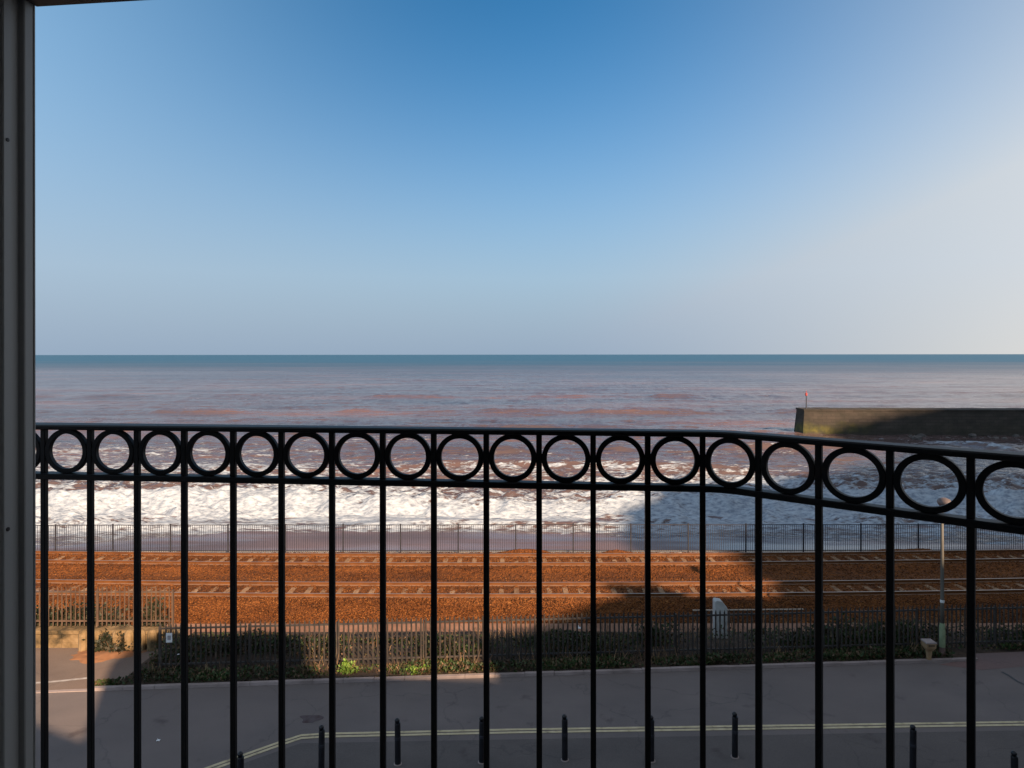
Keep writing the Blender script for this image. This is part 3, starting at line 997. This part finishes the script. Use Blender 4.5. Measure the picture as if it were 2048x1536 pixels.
# dry stalks among them
n = 9000
lx = rng.uniform(-12.4, 30, n); t = rng.random(n)
ly = 21.3 + 0.07 * lx + t * 3.0
keep = (rng.random(n) < np.clip(fbm(lx * 0.5, ly * 0.6, 3, 33) * 2.6 - 0.9, 0, 1)) & np.where(lx > 14.3, ly > 22.3 + 0.06 * lx, True) & (lx > -11.4)
lx, ly = lx[keep], ly[keep]
n = len(lx)
hh = rng.uniform(0.15, 0.6, n)
lean = rng.normal(0, 0.16, (n, 2))
b = np.stack([lx, ly, np.full(n, -0.1)], 1)
tp = b + np.stack([lean[:, 0], lean[:, 1], hh], 1)
w = np.stack([np.full(n, 0.008), rng.uniform(-0.006, 0.006, n), np.zeros(n)], 1)
v = np.stack([b - w, b + w, tp + w * 0.5, tp - w * 0.5], 1).reshape(-1, 3)
struct(np_obj('dry_stalks', v, np.arange(4 * n).reshape(n, 4), M_dry), 'stuff')

def shrub(name, label, x, y, z, rx, ry, rz, n, size, mat, stems=9, seed=1):
    root = empty(name, (x, y, z))
    tag(root, label, 'shrub')
    g = np.random.default_rng(seed)
    ctr = g.normal(size=(14, 3)); ctr /= np.linalg.norm(ctr, axis=1)[:, None]
    ctr *= g.uniform(0.3, 0.85, (14, 1)); ctr[:, 2] = np.abs(ctr[:, 2])
    p = ctr[g.integers(0, 14, n)] + g.normal(0, 0.2, (n, 3))
    p[:, 2] = np.abs(p[:, 2])
    v, f = leaves(p * np.array([rx, ry, rz]), g.uniform(size * 0.6, size * 1.3, n))
    np_obj('foliage', v, f, mat, root)
    bm = bmesh.new()
    for k in range(stems):
        a = g.random() * 6.28
        tip = Vector((math.cos(a) * rx * 0.6, math.sin(a) * ry * 0.6, rz * g.uniform(0.5, 0.95)))
        M = Vector((0, 0, 1)).rotation_difference(tip).to_matrix().to_4x4()
        lathe(bm, [(0.014, -0.03), (0.01, tip.length * 0.6), (0.004, tip.length)], 5, M)
    mesh_obj('stems', bm, M_dry, root)
    return root
c0 = P(694, 1352)
shrub('shrub', 'small bright green leafy plant at the kerb, lit by sun below the fence', c0.x, c0.y + 0.05, 0.06, 0.34, 0.22, 0.34, 420, 0.10, M_bright, seed=2)
c0 = P(860, 1352)
shrub('shrub', 'tiny yellow green weed clump just right of the bright kerbside plant', c0.x - 0.4, c0.y + 0.1, 0.06, 0.40, 0.2, 0.2, 240, 0.08, M_bright, seed=5)
c0 = P(222, 1297)
shrub('shrub', 'dark rounded bush against the low stone wall by the driveway', c0.x + 0.1, c0.y - 0.2, 0.0, 0.62, 0.3, 0.62, 1400, 0.11, M_darkleaf, seed=3)
shrub('shrub', 'dark straggly bush growing behind the right end of the rusty fence', -12.5, 23.75, 0.3, 0.7, 0.3, 0.95, 1300, 0.11, M_darkleaf, seed=4)
shrub('shrub', 'wide dark bush behind the middle of the rusty fence', -15.6, 23.75, 0.35, 2.8, 0.3, 1.0, 4200, 0.12, M_darkleaf, seed=8, stems=20)
c0 = P(1380, 1260, 0.0)
shrub('shrub', 'low green bramble mound behind the palisade fence, left of the white cabinet', c0.x - 1.5, 23.3, -0.1, 1.0, 0.5, 0.95, 1300, 0.11, M_leaf, seed=9)
shrub('shrub', 'green ivy mound behind the palisade fence near the lamp post', 11.6, 23.5, -0.1, 1.5, 0.5, 1.05, 1700, 0.11, M_leaf, seed=12)

# ------------------------------------------------------------------ trackside and street things
# white cabinet with a cut-off shoulder
cb = P(1437, 1268, 0.0)
cab = empty('trackside_cabinet', (cb.x, 24.3, -0.3), 0.0)
cab.location.x = (1439.5 - 1024) / F * 24.3
tag(cab, 'white trackside cabinet with a slanted top behind the dark palisade fence', 'cabinet')
bm = bmesh.new()
prism(bm, [(-0.22, 0.0), (0.22, 0.0), (0.22, 1.22), (0.03, 1.46), (-0.18, 1.49), (-0.22, 1.44)], -0.16, 0.16)
bevel(bm, 0.015)
mesh_obj('body', bm, M_cabinet, cab)
bm = bmesh.new()
prism(bm, [(-0.17, 0.15), (0.17, 0.15), (0.17, 1.18), (-0.17, 1.18)], -0.172, -0.1615)
dr = mesh_obj('door', bm, M_cabinet, cab)
bm = bmesh.new()
box(bm, 0.11, 0.14, -0.19, -0.1725, 0.62, 0.74)
mesh_obj('handle', bm, M_band, dr)

# conduit along the cess, right of the cabinet
bm = bmesh.new()
pa_, pb_ = P(1385, 1221, -0.2), P(1606, 1219, -0.2)
d = pb_ - pa_
M = Matrix.Translation(pa_) @ Vector((0, 0, 1)).rotation_difference(d).to_matrix().to_4x4()
lathe(bm, [(0.03, 0), (0.03, d.length)], 8, M)
tag(mesh_obj('conduit_pipe', bm, M_conc), 'thin pale pipe lying on the ballast either side of the white cabinet', 'pipe')

# sign on the first pales of the dark fence
sg = empty('fence_sign', ((338 - 1024) / F * 21.26, 21.255, 1.09), 0.06)
tag(sg, 'small white notice board fixed to the left end of the dark palisade fence', 'sign')
bm = bmesh.new()
box(bm, -0.095, 0.095, -0.008, 0.0, -0.15, 0.15)
bevel(bm, 0.003)
mesh_obj('board', bm, M_sign, sg)
bm = bmesh.new()
box(bm, -0.05, 0.055, -0.0115, -0.0095, -0.07, 0.07)
mesh_obj('printed_panel', bm, M_signgrey, sg)

# lamp post
lx_, ly_ = (1884 - 1024) / F * 22.2, 22.2
lp = empty('lamp_post', (lx_, ly_, 0.02))
tag(lp, 'slim grey lamp post with a thicker green base at the kerb on the right', 'lamp post')
bm = bmesh.new()
lathe(bm, [(0.062, 1.05), (0.056, 1.9), (0.05, 3.4), (0.04, 4.92)], 14)
mesh_obj('pole', bm, M_pole, lp, True)
bm = bmesh.new()
lathe(bm, [(0.088, 0.36), (0.088, 1.02), (0.08, 1.08), (0.062, 1.14)], 14)
bs = mesh_obj('base_section', bm, M_polegreen, lp)
bm = bmesh.new()
box(bm, -0.045, 0.045, -0.095, -0.085, 0.45, 0.92)
mesh_obj('access_door', bm, M_polegreen, bs)
bm = bmesh.new()
lathe(bm, [(0.1, -0.05), (0.089, 0.0), (0.086, 0.36)], 14)
mesh_obj('foot', bm, M_polerust, lp)
bm = bmesh.new()
lathe(bm, [(0.06, 1.80), (0.064, 1.81), (0.064, 1.88), (0.06, 1.89)], 14)
mesh_obj('collar', bm, M_sign, lp)
bm = bmesh.new()
vs = [(0.05, 4.88), (0.10, 4.93), (0.17, 5.02), (0.19, 5.10), (0.14, 5.19), (0.05, 5.23)]
lathe(bm, vs, 14, Matrix.Translation((0.0, -0.12, 0)), 1.0, 1.5)
lh = mesh_obj('lamp_head', bm, M_lamp, lp, True)
bm = bmesh.new()
lathe(bm, [(0.04, 4.86), (0.09, 4.88), (0.095, 4.925)], 12, Matrix.Translation((0.0, -0.2, 0)), 1.0, 1.3)
mesh_obj('lens', bm, M_lens, lh)

# small bin on a tapering stem
bx_, by_ = (1857 - 1024) / F * 21.95, 21.95
bn = empty('litter_bin', (bx_, by_, 0.02))
tag(bn, 'small tan bin on a tapered stem beside the lamp post', 'bin')
bm = bmesh.new()
lathe(bm, [(0.075, 0), (0.075, 0.15), (0.10, 0.36)], 4, Matrix.Rotation(math.pi / 4, 4, 'Z'))
mesh_obj('stem', bm, M_tan, bn)
bm = bmesh.new()
lathe(bm, [(0.12, 0.36), (0.205, 0.47), (0.225, 0.62)], 4, Matrix.Rotation(math.pi / 4, 4, 'Z'))
mesh_obj('body', bm, M_tan, bn)
bm = bmesh.new()
lathe(bm, [(0.235, 0.622), (0.235, 0.655), (0.20, 0.675)], 4, Matrix.Rotation(math.pi / 4, 4, 'Z'))
mesh_obj('lid', bm, M_kerb, bn)
bm = bmesh.new()
box(bm, -0.10, 0.10, -0.164, -0.135, 0.54, 0.585)
mesh_obj('slot', bm, M_tandark, bn)

# bollards
def bollard():
    root = empty('bollard')
    bm = bmesh.new()
    lathe(bm, [(0.075, -0.05), (0.073, 0.0), (0.071, 0.97), (0.064, 1.0)], 16)
    mesh_obj('shaft', bm, M_bollard, root, False)
    bm = bmesh.new()
    lathe(bm, [(0.05, 1.0), (0.052, 1.035), (0.062, 1.045), (0.058, 1.075), (0.035, 1.10), (0.01, 1.11)], 14, Matrix.Translation((-0.01, 0, 0)))
    mesh_obj('cap', bm, M_bollard, root, True)
    bm = bmesh.new()
    lathe(bm, [(0.0725, 0.60), (0.0765, 0.605), (0.0765, 0.66), (0.0725, 0.665)], 16)
    mesh_obj('band', bm, M_band, root)
    bm = bmesh.new()
    lathe(bm, [(0.10, 0.0), (0.10, 0.010), (0.076, 0.018)], 16)
    mesh_obj('collar', bm, M_kerb, root)
    return root
BOL = [(480, 1504, 'black bollard cut by the bottom edge where the yellow lines slant, leftmost of its row'),
       (642, 1451, 'black bollard just right of the bend in the double yellow lines'),
       (795, 1437, 'black bollard in front of the straight yellow lines, next after the one at their bend'),
       (963, 1434, 'black bollard partly behind a railing bar below the ninth ring from the left'),
       (1129, 1430, 'black bollard standing clear between two railing bars near the middle of the view'),
       (1302, 1432, 'black bollard almost hidden behind a railing bar'),
       (1469, 1425, 'black bollard standing clear of the bars, below the white cabinet'),
       (1825, 1451, 'black bollard below the lamp post, second from the right'),
       (2029, 1504, 'black bollard at the bottom right corner, nearest the right edge')]
proto = bollard()
for i, (x, y, lab) in enumerate(BOL):
    o = proto if i == 0 else copy_tree(proto)
    p = P(x, y, 1.10)
    o.location = (p.x, p.y, 0.004)
    o.rotation_euler = (random.uniform(-0.012, 0.012), random.uniform(-0.012, 0.012), random.uniform(-0.5, 0.5))
    tag(o, lab, 'bollard', 'black bollards along the pavement edge')

# scraps of paper
def scrap(px_, py_, z, s, label, seed, plane=None):
    g = random.Random(seed)
    bm = bmesh.new()
    bmesh.ops.create_grid(bm, x_segments=4, y_segments=4, size=s)
    for v in bm.verts:
        v.co.z = abs(g.gauss(0, s * 0.45)) + 0.004
        v.co.x += g.gauss(0, s * 0.12)
    bmesh.ops.solidify(bm, geom=bm.faces[:], thickness=0.002)
    o = mesh_obj('paper_scrap', bm, M_paper)
    p = P(px_, py_, z)
    o.location = (p.x, p.y, p.z)
    tag(o, label, 'litter')
scrap(316, 1481, 0.006, 0.04, 'crumpled white paper scrap lying alone on the shaded road', 1)
scrap(1158, 1257, 0.72, 0.06, 'white scrap caught in the weeds behind the fence, left of the cabinet', 2)
scrap(356, 1309, 0.50, 0.03, 'small white scrap in the dark weeds below the fence sign', 3)

# ------------------------------------------------------------------ the balcony this is seen from
PH = math.radians(6.05)
cs, sn = math.cos(PH), math.sin(PH)
def W(t, c, z=0.0):
    return Vector((t * cs + c * sn, -t * sn + c * cs, z))
def tc_from_u(u, c):
    k = (u / F * cs - sn) / (cs + u / F * sn)
    return k * c
MF = Matrix(((cs, sn, 0, 0), (-sn, cs, 0, 0), (0, 0, 1, 0), (0, 0, 0, 1)))   # (t, c, z) -> world

rail_root = empty('balcony_railing', W(0, 1.55, 8.62))
tag(rail_root, 'black iron balcony railing with a row of rings under its top rail', 'railing')
inv = Matrix.Translation(-rail_root.location)
e = 0.169
zt_, zu_, zl0, zl1 = H - e, H - e - 0.0125, H - 0.2895, H - 0.3035
def path_pt(u):
    """point of the railing's centre line seen at u pixels right of the middle"""
    off = 148 + 0.0115 * u if u < 422 else 119.9 + 0.078 * u
    Y_ = e * F / off
    return Vector((u / F * Y_, Y_, 0))
def corner():
    return path_pt(422)
CL = Vector((0, 0, 0)) + W(-1.52, 1.55)
PATH = [W(-1.52, 1.16), CL, path_pt(330), path_pt(395), path_pt(422) + Vector((-0.004, -0.006, 0)), path_pt(450), path_pt(520), path_pt(1024)]
dlast = (PATH[-1] - PATH[-2]).normalized()
_c = PATH[-1].x * sn + PATH[-1].y * cs
_dc = dlast.x * sn + dlast.y * cs
PATH.append(PATH[-1] + dlast * ((1.142 - _c) / _dc))      # the rails run into the front wall
def sweep(bm, pts, w, z0, z1, ch=0.003):
    rings = []
    for i, p in enumerate(pts):
        d = (pts[min(i + 1, len(pts) - 1)] - pts[max(i - 1, 0)])
        d.z = 0
        d.normalize()
        n_ = Vector((-d.y, d.x, 0))
        if 0 < i < len(pts) - 1:
            a = (pts[i] - pts[i - 1]).normalized(); b = (pts[i + 1] - pts[i]).normalized()
            k = 1 / max(0.5, math.cos(a.angle(b) / 2))
        else:
            k = 1
        hw = w / 2
        pr = [(-hw, z0 + ch), (-hw + ch, z0), (hw - ch, z0), (hw, z0 + ch), (hw, z1 - ch), (hw - ch, z1), (-hw + ch, z1), (-hw, z1 - ch)]
        rings.append([bm.verts.new((p.x + n_.x * q[0] * k, p.y + n_.y * q[0] * k, q[1])) for q in pr])
    for a, b in zip(rings, rings[1:]):
        for i in range(8):
            j = (i + 1) % 8
            bm.faces.new((a[i], a[j], b[j], b[i]))
    bm.faces.new(rings[0][::-1])
    bm.faces.new(rings[-1])
def rail_part(name, bm, smooth=False):
    bm.transform(inv)
    return mesh_obj(name, bm, M_black, rail_root, smooth)
bm = bmesh.new(); sweep(bm, PATH, 0.044, zu_, zt_, 0.003); rail_part('top_rail', bm)
bm = bmesh.new(); sweep(bm, PATH, 0.030, zl1, zl0, 0.002); rail_part('ring_rail', bm)
bm = bmesh.new(); sweep(bm, PATH, 0.030, 8.74, 8.76, 0.002); rail_part('bottom_rail', bm)

bars_px = [-2, 88.5, 181, 274.5, 368.5, 466.5, 563, 664, 765.5, 867.5, 972.5, 1078, 1186, 1295, 1405, 1517, 1637.5, 1780, 1941.5, 2128]
def bar_pt(x):
    u = x - 1024
    return path_pt(u)
bpts = [bar_pt(x) for x in bars_px]
for i, p in enumerate(bpts):
    q = bpts[min(i + 1, len(bpts) - 1)] - bpts[max(i - 1, 0)]
    ang = math.atan2(q.y, q.x)
    bm = bmesh.new()
    hw = 0.0063
    for z0, z1 in ((8.66, zl1 + 0.0006), (zl0 - 0.0006, zu_ + 0.0006)):
        b2_ = bmesh.new()
        box(b2_, -hw, hw, -hw, hw, z0, z1, Matrix.Translation((p.x, p.y, 0)) @ Matrix.Rotation(ang, 4, 'Z'))
        bevel(b2_, 0.0012)
        me_ = bpy.data.meshes.new('tmp'); b2_.to_mesh(me_); b2_.free(); bm.from_mesh(me_); bpy.data.meshes.remove(me_)
    rail_part('bar', bm)
for i in range(len(bpts) - 1):
    a, b = bpts[i], bpts[i + 1]
    mid = (a + b) / 2
    d = b - a
    R = d.length / 2 - 0.0059
    Rv = (zu_ - zl0) / 2 + 0.0005
    M = Matrix.Translation((mid.x, mid.y, (zu_ + zl0) / 2)) @ Matrix.Rotation(math.atan2(d.y, d.x), 4, 'Z')
    bm = bmesh.new()
    nn = 56
    th, dp = 0.0118, 0.0062
    rings = []
    for k in range(nn):
        t_ = 2 * math.pi * k / nn
        ring = []
        for (rr_, yy_) in ((0, -dp + .001), (-.001, -dp), (-th + .001, -dp), (-th, -dp + .001), (-th, dp - .001), (-th + .001, dp), (-.001, dp), (0, dp - .001)):
            ring.append(bm.verts.new(M @ Vector(((R + rr_) * math.cos(t_), yy_, (Rv + rr_) * math.sin(t_)))))
        rings.append(ring)
    for k in range(nn):
        a_, b_ = rings[k], rings[(k + 1) % nn]
        for j in range(8):
            jj = (j + 1) % 8
            bm.faces.new((a_[j], a_[jj], b_[jj], b_[j]))
    rail_part('ring', bm)

# window frame at the left edge and above
wf = empty('window_frame', W(-0.95, 1.08, 8.62))
tag(wf, 'grey painted balcony door frame, its jamb filling the left edge of the view', 'door frame')
invf = Matrix.Translation(-wf.location)
def frame_part(name, bm, mat=M_frame, parent=wf):
    bm.transform(MF)
    bm.transform(invf)
    return mesh_obj(name, bm, mat, parent)
def poly_z(bm, poly, z0, z1):
    a = [bm.verts.new((p[0], p[1], z0)) for p in poly]
    b = [bm.verts.new((p[0], p[1], z1)) for p in poly]
    bm.faces.new(a); bm.faces.new(b[::-1])
    for i in range(len(poly)):
        j = (i + 1) % len(poly)
        bm.faces.new((a[i], b[i], b[j], a[j]))
bm = bmesh.new()
jp = [(-0.9555, 1.1000), (-0.9540, 1.0985), (-0.9540, 1.0965), (-0.9560, 1.0955), (-0.9560, 1.0935), (-0.9540, 1.0925), (-0.9540, 1.0770), (-0.9552, 1.0750),
      (-0.9640, 1.0735), (-0.9640, 1.0500), (-0.9560, 1.0500), (-0.9545, 1.0485), (-0.9545, 1.0345), (-0.9560, 1.0330), (-1.06, 1.0330), (-1.06, 1.1000)]
poly_z(bm, jp, 8.62, 10.56)
jamb = frame_part('jamb', bm)
bm = bmesh.new()
poly_z(bm, [(-p[0] - 0.12, p[1]) for p in jp], 8.62, 10.56)
frame_part('jamb', bm)
bm = bmesh.new()
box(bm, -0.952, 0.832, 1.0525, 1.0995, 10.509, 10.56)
frame_part('head', bm, M_head)
for zc, r_ in ((10.258, 0.0034), (9.610, 0.0036)):
    bm = bmesh.new()
    lathe(bm, [(r_, 0.0), (r_, 0.0012), (r_ * 0.5, 0.0016)], 14, Matrix.Translation((-0.9546, 1.0410, zc)) @ Matrix.Rotation(math.pi / 2, 4, 'Y'))
    sc_ = frame_part('screw_cap', bm, M_cap, jamb)

# the hotel around the camera
ht = empty('hotel_building', W(5, 1.14, 0))
tag(ht, 'pale rendered seafront hotel whose open balcony doorway frames the view', 'hotel')
invh = Matrix.Translation(-ht.location)
SH = 0.56      # backs slanted along the sunlight, so the fronts alone shape the shade
def shear(bm, c0):
    for v in bm.verts:
        v.co.x += SH * max(0.0, c0 - v.co.y)
def hotel_part(name, bms, mat):
    shear(bms, 0.84)
    bms.transform(MF)
    bms.transform(invh)
    return mesh_obj(name, bms, mat, ht)
T0, T1 = -1.72, 13.3
top = [(-1.72, 9.75), (-1.66, 10.70), (-1.45, 11.25), (-0.6, 11.9), (0.6, 12.25), (4.8, 12.35), (5.0, 11.0), (11.0, 11.05), (11.4, 12.75), (13.3, 12.95)]
bm = bmesh.new()
box(bm, T0, -1.062, 0.84, 1.14, -0.2, 9.75)                 # left of the doorway
box(bm, 0.942, T1, 0.84, 1.14, -0.2, 9.75)                  # right of it
box(bm, -1.062, 0.942, 0.84, 1.14, -0.2, 8.60)              # below it
prism(bm, [(-1.72, 9.75), (-1.062, 9.75), (-1.062, 11.546), (-1.45, 11.25), (-1.66, 10.70)], 0.84, 1.14)
prism(bm, [(-1.062, 10.562), (0.942, 10.562), (0.942, 12.26), (0.6, 12.25), (-0.6, 11.9), (-1.062, 11.546)], 0.84, 1.14)
prism(bm, [(0.942, 9.75), (13.3, 9.75), (13.3, 12.95), (11.4, 12.75), (11.0, 11.05), (5.0, 11.0), (4.8, 12.35), (0.942, 12.26)], 0.84, 1.14)
hotel_part('front_wall', bm, M_render)
bm = bmesh.new()
box(bm, T0, T0 + 0.25, -9, 0.84, -0.2, 9.75)
box(bm, T1 - 0.25, T1, -9, 0.84, -0.2, 12.7)
box(bm, T0 + 0.25, T1 - 0.25, -9, -8.75, -0.2, 9.6)
hotel_part('side_wall', bm, M_render)
bm = bmesh.new()
prism(bm, top + [(p[0], p[1] - 0.12) for p in top[::-1]], -9, 0.84)
hotel_part('roof', bm, M_slate)
bm = bmesh.new()
box(bm, -1.45, 3.2, -4.5, 0.84, 8.45, 8.60)
hotel_part('room_floor', bm, M_carpet)
bm = bmesh.new()
box(bm, -1.45, 3.2, -4.5, 0.83, 10.62, 10.70)
box(bm, -1.45, -1.38, -4.5, 0.83, 8.6, 10.62)
box(bm, 3.13, 3.2, -4.5, 0.83, 8.6, 10.62)
box(bm, -1.38, 3.13, -4.5, -4.43, 8.6, 10.62)
hotel_part('room_wall', bm, M_inside)
bm = bmesh.new()
box(bm, -1.6, 1.25, 1.14, 1.62, 8.45, 8.62)
hotel_part('balcony_slab', bm, M_conc)
for t0 in (2.0, 4.0, 6.5, 9.0, 11.2):
    for z0 in (1.0, 4.0, 7.0):
        bm = bmesh.new()
        box(bm, t0, t0 + 1.1, 1.143, 1.17, z0, z0 + 1.6)
        w_ = hotel_part('window', bm, M_sign)
        bm = bmesh.new()
        box(bm, t0 + 0.08, t0 + 1.02, 1.171, 1.175, z0 + 0.08, z0 + 1.52)
        bm.transform(MF); bm.transform(invh)
        mesh_obj('pane', bm, M_glass, w_)

def house(name, label, prof, c_front, depth):
    """a neighbour in the terrace: gabled front given as (t, z) outline"""
    root = empty(name, W(prof[0][0], c_front, 0))
    tag(root, label, 'house', 'houses of the seafront terrace')
    iv = Matrix.Translation(-root.location)
    def part(n_, b_, m_, par=root):
        shear(b_, c_front)
        b_.transform(MF); b_.transform(iv)
        return mesh_obj(n_, b_, m_, par)
    bm = bmesh.new()
    prism(bm, [(prof[0][0], -0.2)] + prof + [(prof[-1][0], -0.2)], c_front - depth, c_front)
    part('wall', bm, M_render)
    bm = bmesh.new()
    up = [(p[0], p[1] + 0.004) for p in prof]
    prism(bm, up + [(p[0], p[1] + 0.09) for p in up[::-1]], c_front - depth - 0.1, c_front + 0.002)
    part('roof', bm, M_slate)
    tt = prof[0][0] + 0.8
    while tt < prof[-1][0] - 1.6:
        for z0 in (0.9, 3.9, 6.6):
            if z0 + 1.7 < min(p[1] for p in prof):
                bm = bmesh.new(); box(bm, tt, tt + 1.0, c_front + 0.003, c_front + 0.04, z0, z0 + 1.4)
                w_ = part('window', bm, M_sign)
                bm = bmesh.new(); box(bm, tt + 0.07, tt + 0.93, c_front + 0.041, c_front + 0.046, z0 + 0.07, z0 + 1.33)
                part('pane', bm, M_glass, w_)
        tt += 2.2
    return root
house('terrace_house', 'lower gabled house adjoining the hotel on its left', [(-10.5, 6.0), (-6.6, 9.35), (-3.65, 8.86), (-1.78, 8.35)], 1.1, 7)
house('terrace_house', 'gabled house adjoining the hotel on its right', [(13.4, 12.95), (14.0, 13.2), (19.3, 15.1), (20.6, 15.45), (20.9, 16.3), (23.4, 16.4), (23.6, 15.65), (26.7, 15.75)], 1.0, 8)
house('terrace_house', 'tall end house of the terrace below the hill', [(26.8, 15.7), (27.6, 16.0), (29.2, 17.0), (30.1, 17.8), (33.8, 19.3)], 0.9, 8)

# the hill behind the terrace
hx = np.concatenate([np.linspace(25, 150, 420), np.linspace(151, 260, 60)])
hy = np.linspace(0, 1, 40)
X, T = np.meshgrid(hx, hy)
ta = math.tan(math.radians(SUN_EL))
kx = np.array([25, 33.9, 37.7, 47.5, 62, 75, 98, 114, 120, 140, 160, 260])
kz = np.array([12, 20.6, 26.4, 32.8, 37.0, 40.0, 47.5, 55.0, 64.5, 69.0, 73.0, 92.0])
ridge_c = -14.0
kx2 = kx - SD[0] / SD[1] * 15.0
kz2 = kz + 15.0 / SD[1] * ta
Y = -0.105 * X - 3.0 - T * 60
back = (Y + 0.105 * X) - 1.14
topz = np.interp(X, kx2, kz2) + 3.2 * (fbm(X * 0.25, T * 30, 5, 3, 0.7) - 0.5)
shape = np.interp(back, [-64.2, -40, -22, -15.0, -10, -4.1], [0.75, 0.95, 1.0, 1.0, 0.62, 0.0])
Z = topz * shape - 0.4
struct(grid_obj('hill', X, Y, Z, M_hill))
